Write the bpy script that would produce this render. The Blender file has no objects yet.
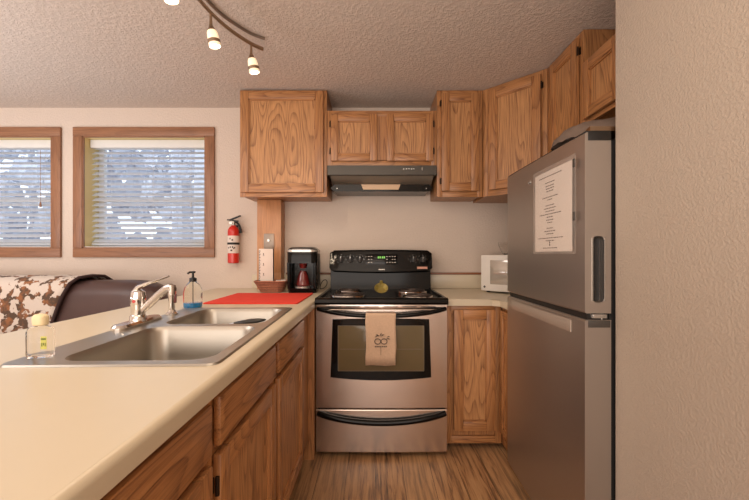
import bpy, bmesh, math, random
from mathutils import Vector, Matrix
random.seed(7)
SC = bpy.context.scene
COL = SC.collection
PI = math.pi
# ------------------------------------------------------------------ camera, world, lights, exposure
FPX = 368.0
CAMZ = 1.18
cd = bpy.data.cameras.new('camera'); cam = bpy.data.objects.new('camera', cd); COL.objects.link(cam)
cam.location = (0, 0, CAMZ); cam.rotation_euler = (PI/2, 0, 0)
cd.sensor_width = 36.0; cd.lens = FPX/749*36.0; cd.clip_start = 0.02
cd.shift_x = -0.5/749; cd.shift_y = 4.0/749
SC.camera = cam
w = bpy.data.worlds.new('world'); SC.world = w; w.use_nodes = True
bg = w.node_tree.nodes['Background']; bg.inputs[0].default_value = (0.78, 0.88, 1.0, 1); bg.inputs[1].default_value = 1.35
def area(name, loc, rot, sx, sy, energy, color):
    l = bpy.data.lights.new(name, 'AREA'); l.shape = 'RECTANGLE'; l.size = sx; l.size_y = sy
    l.energy = energy; l.color = color
    o = bpy.data.objects.new(name, l); COL.objects.link(o); o.location = loc; o.rotation_euler = rot
    return o
area('room_overhead_fill', (-0.6, -1.2, 2.30), (0, 0, 0), 1.8, 1.6, 15, (1.0, 0.87, 0.74))  # fill panel added behind the camera, stands for no known fixture
area('kitchen_overhead_fill', (0.0, 0.55, 2.31), (0, 0, 0), 0.9, 0.7, 3.5, (1.0, 0.82, 0.62))  # unseen warm fill added overhead in the kitchen
area('living_overhead_fill', (-2.6, 0.9, 2.31), (0, 0, 0), 1.2, 1.2, 16, (1.0, 0.96, 0.94))  # unseen fill added above the living room
area('front_wall_fill', (-1.6, -2.8, 1.2), (PI/2, 0, 0), 4.6, 2.2, 80, (1.0, 0.94, 0.88))  # added fill facing into the room from the front wall, no door there
area('ceiling_up_fill', (-0.7, -0.9, 0.95), (PI, 0, 0), 1.6, 1.6, 36, (1.0, 0.91, 0.82))  # added up-facing lamp that brightens the ceiling
area('living_up_fill', (-3.0, 0.9, 0.9), (PI, 0, 0), 1.6, 1.6, 38, (0.88, 0.93, 1.0))  # bluish up-facing lamp added to lift the living room ceiling
SC.view_settings.view_transform = 'Standard'; SC.view_settings.look = 'None'
SC.view_settings.exposure = 0.35; SC.view_settings.gamma = 1.0; SC.view_settings.use_curve_mapping = False

# ------------------------------------------------------------------ materials
def S(r, g, b):
    f = lambda c: (c/255/12.92) if c/255 <= 0.04045 else ((c/255+0.055)/1.055)**2.4
    return (f(r), f(g), f(b), 1)
def newmat(name):
    m = bpy.data.materials.new(name); m.use_nodes = True
    nt = m.node_tree; p = nt.nodes['Principled BSDF']
    return m, nt, p
def N(nt, t, **kw):
    n = nt.nodes.new(t)
    for k, v in kw.items(): setattr(n, k, v)
    return n
def coords(nt, scale, rnd=True):
    tc = N(nt, 'ShaderNodeTexCoord'); mp = N(nt, 'ShaderNodeMapping'); mp.inputs['Scale'].default_value = scale
    if rnd:
        oi = N(nt, 'ShaderNodeObjectInfo'); mu = N(nt, 'ShaderNodeMath', operation='MULTIPLY'); mu.inputs[1].default_value = 37.0
        nt.links.new(oi.outputs['Random'], mu.inputs[0])
        ad = N(nt, 'ShaderNodeVectorMath', operation='ADD')
        nt.links.new(tc.outputs['Object'], ad.inputs[0]); nt.links.new(mu.outputs[0], ad.inputs[1])
        nt.links.new(ad.outputs[0], mp.inputs[0])
    else: nt.links.new(tc.outputs['Object'], mp.inputs[0])
    return mp.outputs[0]
def noise(nt, vec, scale, detail=2, rough=0.5, dist=0.0):
    n = N(nt, 'ShaderNodeTexNoise'); n.inputs['Scale'].default_value = scale
    n.inputs['Detail'].default_value = detail; n.inputs['Roughness'].default_value = rough; n.inputs['Distortion'].default_value = dist
    nt.links.new(vec, n.inputs['Vector']); return n.outputs['Fac']
def ramp(nt, fac, stops, interp='LINEAR'):
    r = N(nt, 'ShaderNodeValToRGB'); r.color_ramp.interpolation = interp
    while len(r.color_ramp.elements) < len(stops): r.color_ramp.elements.new(0.5)
    for e, (p, c) in zip(r.color_ramp.elements, stops): e.position = p; e.color = c
    nt.links.new(fac, r.inputs[0]); return r.outputs[0]
def mix(nt, fac, a, b, mode='MIX'):
    m = N(nt, 'ShaderNodeMix', data_type='RGBA', blend_type=mode)
    for s, v in ((0, fac), (6, a), (7, b)):
        if hasattr(v, 'links'): nt.links.new(v, m.inputs[s])
        else: m.inputs[s].default_value = v
    return m.outputs[2]
def bump(nt, p, h, strength, dist=0.002):
    b = N(nt, 'ShaderNodeBump'); b.inputs['Strength'].default_value = strength; b.inputs['Distance'].default_value = dist
    nt.links.new(h, b.inputs['Height']); nt.links.new(b.outputs[0], p.inputs['Normal'])
def math_(nt, op, a, b=None):
    m = N(nt, 'ShaderNodeMath', operation=op)
    for i, v in enumerate((a, b)):
        if v is None: continue
        if hasattr(v, 'links'): nt.links.new(v, m.inputs[i])
        else: m.inputs[i].default_value = v
    return m.outputs[0]
def plain(name, col, rough=0.5, metal=0.0, spec=None, coat=0.0, var=0.04, emis=None, es=0, alpha=None):
    m, nt, p = newmat(name)
    v = coords(nt, (1, 1, 1)); f = noise(nt, v, 18, 3)
    dark = (col[0]*(1-var*2), col[1]*(1-var*2), col[2]*(1-var*2), 1)
    nt.links.new(mix(nt, f, dark, col), p.inputs['Base Color'])
    p.inputs['Roughness'].default_value = rough; p.inputs['Metallic'].default_value = metal
    if spec is not None: p.inputs['Specular IOR Level'].default_value = spec
    p.inputs['Coat Weight'].default_value = coat
    if emis: p.inputs['Emission Color'].default_value = emis; p.inputs['Emission Strength'].default_value = es
    return m
def oak(name, axis, lo=S(104, 60, 32), hi=S(190, 134, 84), rings=15.0, strength=0.85):
    m, nt, p = newmat(name)
    sc = [8.5, 8.5, 8.5]; sc[axis] = 1.15
    v = coords(nt, sc)
    n1 = noise(nt, v, 1.0, 1.2, 0.35, 0.15)
    saw = math_(nt, 'FRACT', math_(nt, 'MULTIPLY', n1, rings))
    band = ramp(nt, saw, [(0.0, (1, 1, 1, 1)), (0.22, (0.45, 0.45, 0.45, 1)), (0.62, (0, 0, 0, 1)), (0.93, (0.12, 0.12, 0.12, 1)), (1.0, (1, 1, 1, 1))])
    sp = [230, 230, 230]; sp[axis] = 7
    por = ramp(nt, noise(nt, coords(nt, sp), 1.0, 2, 0.6), [(0.42, (0, 0, 0, 1)), (0.72, (1, 1, 1, 1))])
    sw = [14, 14, 14]; sw[axis] = 1.2
    wide = noise(nt, coords(nt, sw), 1.0, 2, 0.5)
    c = mix(nt, wide, tuple(0.86*x for x in hi[:3])+(1,), hi)
    c = mix(nt, math_(nt, 'MULTIPLY', band, math_(nt, 'MULTIPLY', math_(nt, 'ADD', math_(nt, 'MULTIPLY', por, 0.6), 0.5), strength)), c, lo)
    c = mix(nt, math_(nt, 'MULTIPLY', por, 0.45), c, tuple(0.8*x for x in lo[:3])+(1,))
    nt.links.new(c, p.inputs['Base Color']); p.inputs['Roughness'].default_value = 0.42
    p.inputs['Coat Weight'].default_value = 0.15; p.inputs['Coat Roughness'].default_value = 0.3
    bump(nt, p, por, 0.12, 0.001)
    return m
OX, OY, OZ = oak('oak_grain_x', 0), oak('oak_grain_y', 1), oak('oak_grain_z', 2)
PZ = oak('oak_panel_z', 2, S(112, 66, 34), S(204, 150, 98), 17.0, 0.95)
PX = oak('oak_panel_x', 0, S(110, 64, 34), S(190, 134, 84), 14.0, 0.95)
DKOAK = oak('oak_dark_strip', 0, S(92, 48, 24), S(150, 88, 50), 9.0)
POST = oak('post_wood', 2, S(150, 96, 58), S(206, 148, 100), 6.0, 0.4)
TRX = oak('window_trim_x', 0, S(96, 62, 42), S(160, 112, 80), 6.0, 0.5)
TRZ = oak('window_trim_z', 2, S(96, 62, 42), S(160, 112, 80), 6.0, 0.5)

def wallmat(name, col, sc=70, st=0.35, dist=0.004, speck=0.0):
    m, nt, p = newmat(name)
    v = coords(nt, (1, 1, 1), False)
    big = noise(nt, v, 1.3, 2)
    h = noise(nt, v, sc, 3, 0.6)
    h2 = ramp(nt, h, [(0.42, (0, 0, 0, 1)), (0.62, (1, 1, 1, 1))])
    c = mix(nt, big, tuple(0.95*x for x in col[:3])+(1,), col)
    if speck: c = mix(nt, math_(nt, 'MULTIPLY', h2, speck), c, tuple(min(1, 1.25*x) for x in col[:3])+(1,))
    nt.links.new(c, p.inputs['Base Color']); p.inputs['Roughness'].default_value = 0.85
    bump(nt, p, h2, st, dist); return m
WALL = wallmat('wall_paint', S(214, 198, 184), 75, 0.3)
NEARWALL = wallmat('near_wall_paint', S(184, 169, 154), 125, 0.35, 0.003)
CEIL = wallmat('ceiling_texture', S(204, 190, 178), 66, 0.42, 0.006, 0.4)

def floormat():
    m, nt, p = newmat('plank_floor')
    tc = N(nt, 'ShaderNodeTexCoord'); mp = N(nt, 'ShaderNodeMapping'); mp.inputs['Rotation'].default_value = (0, 0, PI/2)
    nt.links.new(tc.outputs['Object'], mp.inputs[0])
    br = N(nt, 'ShaderNodeTexBrick'); br.offset = 0.37
    for k, v in (('Color1', (0, 0, 0, 1)), ('Color2', (1, 1, 1, 1)), ('Mortar', (0.5, 0.5, 0.5, 1))): br.inputs[k].default_value = v
    br.inputs['Scale'].default_value = 1; br.inputs['Mortar Size'].default_value = 0.0012; br.inputs['Bias'].default_value = 0.0
    br.inputs['Brick Width'].default_value = 1.2; br.inputs['Row Height'].default_value = 0.152
    nt.links.new(mp.outputs[0], br.inputs['Vector'])
    ad = N(nt, 'ShaderNodeVectorMath', operation='MULTIPLY_ADD'); ad.inputs[1].default_value = (9, 9, 9)
    nt.links.new(br.outputs['Color'], ad.inputs[0]); nt.links.new(tc.outputs['Object'], ad.inputs[2])
    m1 = N(nt, 'ShaderNodeMapping'); m1.inputs['Scale'].default_value = (60, 3.6, 1); nt.links.new(ad.outputs[0], m1.inputs[0])
    g = noise(nt, m1.outputs[0], 1.0, 5, 0.62, 0.4)
    m2 = N(nt, 'ShaderNodeMapping'); m2.inputs['Scale'].default_value = (9, 0.9, 1); nt.links.new(ad.outputs[0], m2.inputs[0])
    g2 = noise(nt, m2.outputs[0], 1.0, 3, 0.5, 0.6)
    c = ramp(nt, g, [(0.32, S(60, 42, 30)), (0.44, S(136, 98, 68)), (0.52, S(178, 134, 92)), (0.74, S(206, 164, 120))])
    c = mix(nt, math_(nt, 'MULTIPLY', g2, 0.40), c, S(110, 86, 68))
    c = mix(nt, math_(nt, 'MULTIPLY', br.outputs['Color'], 0.35), c, S(196, 158, 118))
    c = mix(nt, br.outputs['Fac'], c, S(58, 42, 32))
    nt.links.new(c, p.inputs['Base Color']); p.inputs['Roughness'].default_value = 0.36
    bump(nt, p, g, 0.12, 0.001); return m
FLOOR = floormat()
def steel(name, col, rough, axis=0, var=0.10):
    m, nt, p = newmat(name)
    sc = [160, 160, 160]; sc[axis] = 1.5
    f = noise(nt, coords(nt, sc), 1.0, 2, 0.5)
    nt.links.new(mix(nt, f, tuple((1-var)*x for x in col[:3])+(1,), col), p.inputs['Base Color'])
    p.inputs['Metallic'].default_value = 1.0
    r = ramp(nt, f, [(0.3, (rough*0.93,)*3+(1,)), (0.7, (rough*1.07,)*3+(1,))]); nt.links.new(r, p.inputs['Roughness'])
    return m
STEEL_STOVE = steel('stove_steel', S(214, 200, 190), 0.23, 2, 0.05)
STEEL_FRIDGE = plain('fridge_steel', S(190, 183, 177), 0.42, 1.0, var=0.01)
STEEL_SINK = plain('sink_steel', S(178, 172, 162), 0.36, 1.0, var=0.02)
CHROME = plain('chrome', S(225, 220, 216), 0.08, 1.0, var=0.01)
NICKEL = plain('brushed_nickel', S(172, 150, 128), 0.3, 1.0)
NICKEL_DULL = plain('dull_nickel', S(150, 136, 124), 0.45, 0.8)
BLACK = plain('black_enamel', S(15, 14, 13), 0.13, 0, spec=0.2)
BLACKM = plain('black_plastic', S(28, 26, 25), 0.42)
DARKGREY = plain('dark_grey_plastic', S(72, 68, 64), 0.4)
HOODG = plain('hood_grey', S(76, 72, 66), 0.35, 0.4)
BGLASS = plain('black_glass', S(10, 9, 9), 0.08, 0, spec=0.25)
OVENGLASS = plain('oven_window', S(112, 98, 72), 0.12, 0.0, spec=0.5)
WHITE = plain('white_plastic', S(228, 222, 214), 0.4)
WHITEP = plain('white_vinyl', S(226, 226, 224), 0.5)
def slatmat():
    m, nt, p = newmat('blind_slat'); p.inputs['Base Color'].default_value = S(236, 236, 236); p.inputs['Roughness'].default_value = 0.5
    tr = N(nt, 'ShaderNodeBsdfTranslucent'); tr.inputs[0].default_value = S(226, 232, 240)
    mx = N(nt, 'ShaderNodeMixShader'); mx.inputs[0].default_value = 0.5; out = nt.nodes['Material Output']
    nt.links.new(p.outputs[0], mx.inputs[1]); nt.links.new(tr.outputs[0], mx.inputs[2]); nt.links.new(mx.outputs[0], out.inputs[0])
    return m
SLAT = slatmat()
JAMB = plain('window_jamb', S(230, 208, 150), 0.7)
COUNTER = plain('laminate_counter', S(207, 194, 170), 0.33, var=0.015)
PAPER = plain('paper', S(226, 214, 204), 0.8)
INK = plain('ink', S(70, 60, 54), 0.8)
RED = plain('red_enamel', S(206, 40, 28), 0.3, coat=0.3)
MAT = None
RUBBER = plain('rubber', S(30, 28, 27), 0.7)
HINGE = plain('antique_hinge', S(52, 40, 32), 0.4, 0.7)
GOLD = plain('amber_glass', S(160, 144, 74), 0.12, 0.5, coat=1.0)
CREAMCAP = plain('cream_cap', S(240, 220, 178), 0.4)
LEATHER = None
def fabric(name, col, sc=500, st=0.5):
    m, nt, p = newmat(name); v = coords(nt, (1, 1, 1)); f = noise(nt, v, sc, 2)
    nt.links.new(mix(nt, f, tuple(0.75*x for x in col[:3])+(1,), col), p.inputs['Base Color'])
    p.inputs['Roughness'].default_value = 0.9; bump(nt, p, f, st, 0.001); return m
MAT = fabric('red_drying_mat', S(226, 60, 42))
TOWEL = fabric('beige_towel', S(216, 184, 156), 140, 0.5)
GREYBAG = fabric('grey_bag', S(118, 100, 88), 40)
def leather():
    m, nt, p = newmat('brown_leather'); v = coords(nt, (1, 1, 1)); f = noise(nt, v, 4, 3); g = noise(nt, v, 90, 2)
    nt.links.new(mix(nt, f, S(62, 44, 42), S(98, 74, 70)), p.inputs['Base Color'])
    p.inputs['Roughness'].default_value = 0.38; bump(nt, p, g, 0.15, 0.001); return m
LEATHER = leather()
def cowhide():
    m, nt, p = newmat('cowhide_print'); v = coords(nt, (1, 1, 1), False)
    a = noise(nt, v, 15, 3, 0.55, 0.3); b = noise(nt, v, 22, 2, 0.5); fz = noise(nt, v, 300, 1)
    pa = ramp(nt, a, [(0.51, (0, 0, 0, 1)), (0.53, (1, 1, 1, 1))])
    pc = ramp(nt, b, [(0.45, S(94, 74, 60)), (0.64, S(156, 104, 70))])
    nt.links.new(mix(nt, pa, mix(nt, fz, S(206, 192, 180), S(222, 210, 198)), pc), p.inputs['Base Color'])
    p.inputs['Roughness'].default_value = 0.95; bump(nt, p, fz, 0.4, 0.002); return m
COW = cowhide()
def glassy(name, col, rough=0.03, ior=1.45):
    m, nt, p = newmat(name); p.inputs['Base Color'].default_value = col
    p.inputs['Transmission Weight'].default_value = 1.0; p.inputs['Roughness'].default_value = rough; p.inputs['IOR'].default_value = ior
    return m
CLEAR = glassy('clear_plastic', (0.96, 0.95, 0.94, 1), 0.03, 1.2)
PANE = glassy('window_glass', (0.97, 0.98, 1, 1), 0.0, 1.01)
BLUE = plain('blue_soap', S(30, 140, 205), 0.15, coat=0.6)
def sleeve():
    m, nt, p = newmat('clear_sleeve'); p.inputs['Base Color'].default_value = S(226, 214, 204)
    p.inputs['Alpha'].default_value = 0.12; p.inputs['Roughness'].default_value = 0.08; return m
SLEEVE = sleeve()
def wicker():
    m, nt, p = newmat('wicker'); v = coords(nt, (1, 1, 1), False)
    wv = N(nt, 'ShaderNodeTexWave'); wv.bands_direction = 'Z'; wv.inputs['Scale'].default_value = 26; wv.inputs['Distortion'].default_value = 5; wv.inputs['Detail Scale'].default_value = 18
    nt.links.new(v, wv.inputs[0]); vo = noise(nt, v, 120, 1)
    c = mix(nt, wv.outputs['Fac'], S(84, 40, 28), S(206, 132, 100)); c = mix(nt, math_(nt, 'MULTIPLY', vo, 0.4), c, S(214, 150, 120))
    nt.links.new(c, p.inputs['Base Color']); p.inputs['Roughness'].default_value = 0.6; bump(nt, p, wv.outputs['Fac'], 0.8, 0.004); return m
WICKER = wicker()
def lampglass():
    m, nt, p = newmat('lit_frosted_glass'); p.inputs['Base Color'].default_value = S(255, 236, 205)
    p.inputs['Emission Color'].default_value = (1.0, 0.80, 0.52, 1); p.inputs['Emission Strength'].default_value = 0.45; p.inputs['Roughness'].default_value = 0.5
    return m
LAMPG = lampglass()
BULB = plain('lit_bulb', S(255, 240, 220), 0.5, emis=(1.0, 0.9, 0.74, 1), es=6)
GREENLED = plain('green_display', S(60, 110, 40), 0.3, emis=(0.35, 0.9, 0.15, 1), es=0.5)
LENS = plain('hood_lamp_lens', S(210, 176, 140), 0.3)
COFFEERED = plain('wine_red_plastic', S(104, 34, 32), 0.15, coat=0.6)
SILVER = plain('silver_plastic', S(190, 186, 180), 0.25, 0.7)

# ------------------------------------------------------------------ mesh helpers
class MB:
    def __init__(s): s.bm = bmesh.new()
    def _mi(s, faces, mat):
        for f in faces: f.material_index = mat
    def box(s, x0, x1, y0, y1, z0, z1, mat=0, bev=0, seg=2):
        r = bmesh.ops.create_cube(s.bm, size=1)
        vs = r['verts']
        for v in vs:
            v.co = Vector(((x0+x1)/2+v.co.x*(x1-x0), (y0+y1)/2+v.co.y*(y1-y0), (z0+z1)/2+v.co.z*(z1-z0)))
        fs = list({f for v in vs for f in v.link_faces}); s._mi(fs, mat)
        if bev:
            es = list({e for f in fs for e in f.edges})
            rr = bmesh.ops.bevel(s.bm, geom=es, offset=bev, segments=seg, profile=0.5, affect='EDGES', clamp_overlap=True)
            s._mi(rr['faces'], mat)
        return s
    def obox(s, c, size, rot, mat=0, bev=0, seg=2):   # oriented box
        n0 = set(s.bm.verts)
        s.box(-size[0]/2, size[0]/2, -size[1]/2, size[1]/2, -size[2]/2, size[2]/2, mat, bev, seg)
        M = Matrix.Translation(c) @ rot
        for v in s.bm.verts:
            if v not in n0: v.co = M @ v.co
        return s
    def loft(s, loops, mat=0, cap0=True, cap1=True, closed=False):
        rings = [[s.bm.verts.new(p) for p in L] for L in loops]
        n = len(rings[0]); fs = []
        pairs = list(zip(rings[:-1], rings[1:]))
        if closed: pairs.append((rings[-1], rings[0]))
        for a, b in pairs:
            for i in range(n):
                fs.append(s.bm.faces.new((a[i], a[(i+1) % n], b[(i+1) % n], b[i])))
        if cap0 and not closed: fs.append(s.bm.faces.new(rings[0][::-1]))
        if cap1 and not closed: fs.append(s.bm.faces.new(rings[-1]))
        s._mi(fs, mat); return s
    def tube(s, pts, r, seg=10, mat=0, cap=True, flat=1.0):
        pts = [Vector(p) for p in pts]; loops = []
        rs = r if isinstance(r, (list, tuple)) else [r]*len(pts)
        up = Vector((0, 0, 1)); t0 = (pts[1]-pts[0]).normalized()
        u = t0.cross(up)
        if u.length < 1e-4: u = Vector((1, 0, 0))
        u.normalize()
        for i, p in enumerate(pts):
            t = (pts[min(i+1, len(pts)-1)]-pts[max(i-1, 0)]).normalized()
            u = (u-t*u.dot(t)).normalized(); v = t.cross(u)
            loops.append([p+(u*math.cos(a)+v*math.sin(a)*flat)*rs[i] for a in [2*PI*k/seg for k in range(seg)]])
        return s.loft(loops, mat, cap, cap)
    def cyl(s, p0, p1, r, r1=None, seg=20, mat=0): return s.tube([p0, p1], [r, r if r1 is None else r1], seg, mat)
    def lathe(s, c, prof, seg=28, mat=0, sx=1, sy=1):
        loops = [[Vector((c[0]+max(r, 1e-4)*math.cos(2*PI*k/seg)*sx, c[1]+max(r, 1e-4)*math.sin(2*PI*k/seg)*sy, c[2]+z)) for k in range(seg)] for r, z in prof]
        return s.loft(loops, mat)
    def prism(s, poly, a, b, axis='x', mat=0):
        def P(u, v, t):
            return {'x': (t, u, v), 'y': (u, t, v), 'z': (u, v, t)}[axis]
        return s.loft([[P(u, v, a) for u, v in poly], [P(u, v, b) for u, v in poly]], mat)
    def build(s, name, mats, parent=None, smooth=True, ang=32):
        bm = s.bm
        bmesh.ops.recalc_face_normals(bm, faces=bm.faces)
        for f in bm.faces: f.smooth = smooth
        if smooth:
            for e in bm.edges:
                if len(e.link_faces) == 2 and e.calc_face_angle(0) > math.radians(ang): e.smooth = False
        me = bpy.data.meshes.new(name); bm.to_mesh(me); bm.free()
        if not isinstance(mats, (list, tuple)): mats = [mats]
        for m in mats: me.materials.append(m)
        o = bpy.data.objects.new(name, me); COL.objects.link(o)
        if parent: o.parent = parent
        return o
def thing(name, label, cat, loc=(0, 0, 0), rotz=0, group=None):
    o = bpy.data.objects.new(name, None); COL.objects.link(o); o.location = loc; o.rotation_euler = (0, 0, rotz)
    o.empty_display_size = 0.05
    o['label'] = label; o['category'] = cat
    if group: o['group'] = group
    return o
def tag(o, label, cat, group=None, kind=None):
    o['label'] = label; o['category'] = cat
    if group: o['group'] = group
    if kind: o['kind'] = kind
    return o
def struct(o, label=None):
    o['kind'] = 'structure'
    if label: o['label'] = label
    return o
def rrect(cx, cy, hx, hy, r, z, n=6):
    pts = []
    for sx, sy, a0 in ((1, 1, 0), (-1, 1, PI/2), (-1, -1, PI), (1, -1, 1.5*PI)):
        for k in range(n+1):
            a = a0+PI/2*k/n
            pts.append(Vector((cx+sx*(hx-r)+r*math.cos(a), cy+sy*(hy-r)+r*math.sin(a), z)))
    return pts
def copy_tree(o, parent=None):
    c = o.copy(); COL.objects.link(c)
    if parent: c.parent = parent
    for ch in list(o.children): copy_tree(ch, c)
    return c

# ------------------------------------------------------------------ setting
BY, RX, LX, NY, H = 2.92, 1.37, -4.3, -2.9, 2.34
WX = -0  # unused
m = MB(); m.box(LX-0.1, RX+0.1, NY-0.1, BY+0.25, -0.1, 0); struct(m.build('floor', FLOOR), 'brown wood-look plank floor')
m = MB(); m.box(LX-0.1, RX+0.1, NY-0.1, BY+0.25, H, H+0.1); struct(m.build('ceiling', CEIL), 'sprayed textured ceiling')
# back wall with two window openings
W1 = (-3.59+0.07, -2.484-0.07, 1.156+0.07, 2.18-0.07)
W2 = (-2.381+0.07, -1.27-0.07, 1.156+0.07, 2.18-0.07)
m = MB()
T = 0.2
m.box(LX, RX+0.1, BY, BY+T, 0, W1[2]); m.box(LX, RX+0.1, BY, BY+T, W1[3], H)
for a, b in ((LX, W1[0]), (W1[1], W2[0]), (W2[1], RX+0.1)): m.box(a, b, BY, BY+T, W1[2], W1[3])
struct(m.build('wall_back', WALL))
m = MB(); m.box(RX, RX+0.1, 1.26, BY, 0, H); struct(m.build('wall_right', WALL))
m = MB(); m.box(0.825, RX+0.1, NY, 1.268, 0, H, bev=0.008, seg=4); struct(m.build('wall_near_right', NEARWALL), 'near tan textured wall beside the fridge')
m = MB(); m.box(LX-0.1, LX, NY, BY+T, 0, H); struct(m.build('wall_left', WALL))
m = MB(); m.box(LX, 0.828, NY-0.1, NY, 0, H); struct(m.build('wall_front', WALL))
m = MB(); m.box(LX, -1.0, BY-0.012, BY, 0, 0.09, bev=0.003); struct(m.build('baseboard_back', OX))

def window(n, W, label):
    x0, x1, z0, z1 = W; tw = 0.072
    t = thing('window_%d' % n, label, 'window', (x0, BY, z0)); t['kind'] = 'structure'
    del t['category']
    w_, h_ = x1-x0, z1-z0
    m = MB()
    def rail(poly): m.loft([[Vector((p[0], -0.02, p[1])) for p in poly], [Vector((p[0], 0.0, p[1])) for p in poly]], 0)
    m.box(-tw, w_+tw, -0.022, 0.0, h_, h_+tw, 0, 0.004); m.box(-tw, w_+tw, -0.022, 0.0, -tw, 0, 0, 0.004)
    m.box(-tw, 0, -0.021, 0.0, 0, h_, 1, 0.004); m.box(w_, w_+tw, -0.021, 0.0, 0, h_, 1, 0.004)
    m.box(0, w_, -0.014, 0.0, h_-0.008, h_, 0); m.box(0, w_, -0.014, 0, 0, 0.008, 0)
    m.box(0, 0.008, -0.014, 0.0, 0, h_, 1); m.box(w_-0.008, w_, -0.014, 0, 0, h_, 1)
    m.build('window_trim', [TRX, TRZ], t)
    m = MB()   # jamb lining
    m.box(0, 0.006, 0.0, 0.19, 0, h_); m.box(w_-0.006, w_, 0.0, 0.19, 0, h_); m.box(0, w_, 0.0, 0.19, h_-0.006, h_)
    m.build('window_jamb', JAMB, t)
    m = MB(); m.box(0.006, w_-0.006, 0.0, 0.19, 0, 0.014, bev=0.003); m.build('window_sill', WHITEP, t)
    m = MB(); s = 0.045; y0, y1 = 0.15, 0.185
    m.box(0.006, 0.006+s, y0, y1, 0.014, h_-0.006, bev=0.003); m.box(w_-0.006-s, w_-0.006, y0, y1, 0.014, h_-0.006, bev=0.003)
    m.box(0.05, w_-0.05, y0, y1, 0.014, 0.014+s, bev=0.003); m.box(0.05, w_-0.05, y0, y1, h_-0.006-s, h_-0.006, bev=0.003)
    m.box(0.05, w_-0.05, y0-0.01, y1, h_*0.46-0.02, h_*0.46+0.02, bev=0.003)
    m.build('window_sash', WHITEP, t)
    m = MB(); m.box(0.05, w_-0.05, 0.165, 0.169, 0.05, h_-0.05); m.build('window_glass', PANE, t)
    return t
window(1, W1, 'left wood-trimmed window cut off by the photo edge')
window(2, W2, 'right wood-trimmed window beside the fire extinguisher')
def blind(W, label, knot=False):
    x0, x1, z0, z1 = W; h_ = z1-z0; w_ = x1-x0
    t = thing('window_blind', label, 'blind', (x0, BY, z0), 0, 'slatted blinds in the windows')
    a, b = 0.012, w_-0.012
    m = MB(); m.box(a, b, 0.05, 0.12, h_-0.072, h_-0.008, bev=0.003); m.build('headrail', WHITEP, t)
    m = MB(); n = 18; sp = (h_-0.125)/n
    for k in range(n):
        z = 0.05+sp*k+sp*0.3
        m.obox(Vector(((a+b)/2, 0.088, z)), (b-a-0.004, 0.050, 0.0035), Matrix.Rotation(math.radians(34), 4, 'X'), 0)
    m.build('slats', SLAT, t, smooth=False)
    m = MB(); m.box(a, b, 0.065, 0.11, 0.024, 0.042, bev=0.003); m.build('bottom_rail', SLAT, t)
    m = MB()
    for fx in (0.12, 0.5, 0.88):
        m.tube([(a+0.06+(b-a-0.06)*fx, 0.062, 0.03), (a+0.06+(b-a-0.06)*fx, 0.062, h_-0.08)], 0.0012, 5)
    m.build('ladder_cord', SLAT, t)
    m = MB(); fx = 0.86
    m.tube([(a+(b-a)*fx, 0.048, h_-0.09), (a+(b-a)*fx, 0.048, h_*0.42)], 0.0015, 5)
    m.lathe((a+(b-a)*fx, 0.048, h_*0.38), [(0, 0.04), (0.005, 0.035), (0.009, 0.0), (0.0, -0.004)], 10, 0)
    m.build('pull_cord', plain('cord_wood', S(150, 110, 86)) if knot else SLAT, t)
blind(W1, 'white slatted blind with a brown cord tassel in the left window', True)
blind(W2, 'white slatted blind in the right window, nearest the fire extinguisher')
# outside, seen between the slats
m = MB(); m.box(-14, 6, BY+0.6, 22, -0.6, -0.3); struct(m.build('ground', fabric('snowy_ground', S(226, 226, 232), 2)), 'pale ground outside')
def hedge():
    m = MB()
    for i in range(800):
        x = random.uniform(-13, 0); y = random.uniform(7, 11); z = random.uniform(-0.3, 4.2); r = random.uniform(0.10, 0.26)
        bmesh.ops.create_icosphere(m.bm, subdivisions=2, radius=r, matrix=Matrix.Translation((x, y, z)) @ Matrix.Diagonal((1, 1, random.uniform(0.7, 1.4), 1)))
    m2 = m
    for i in range(14):
        x = random.uniform(-12, 0); y = random.uniform(6.5, 9); m.tube([(x, y, -0.3), (x+random.uniform(-.2, .2), y, 6)], 0.07, 8)
    for v in m.bm.verts: v.co += Vector((random.uniform(-.07, .07), random.uniform(-.07, .07), random.uniform(-.07, .07)))
    o = m.build('outdoor_foliage', fabric('frosty_foliage', S(226, 228, 236), 3), smooth=False)
    tag(o, 'pale foliage outside, seen through the window blinds', 'foliage', kind='stuff')
hedge()

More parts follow.
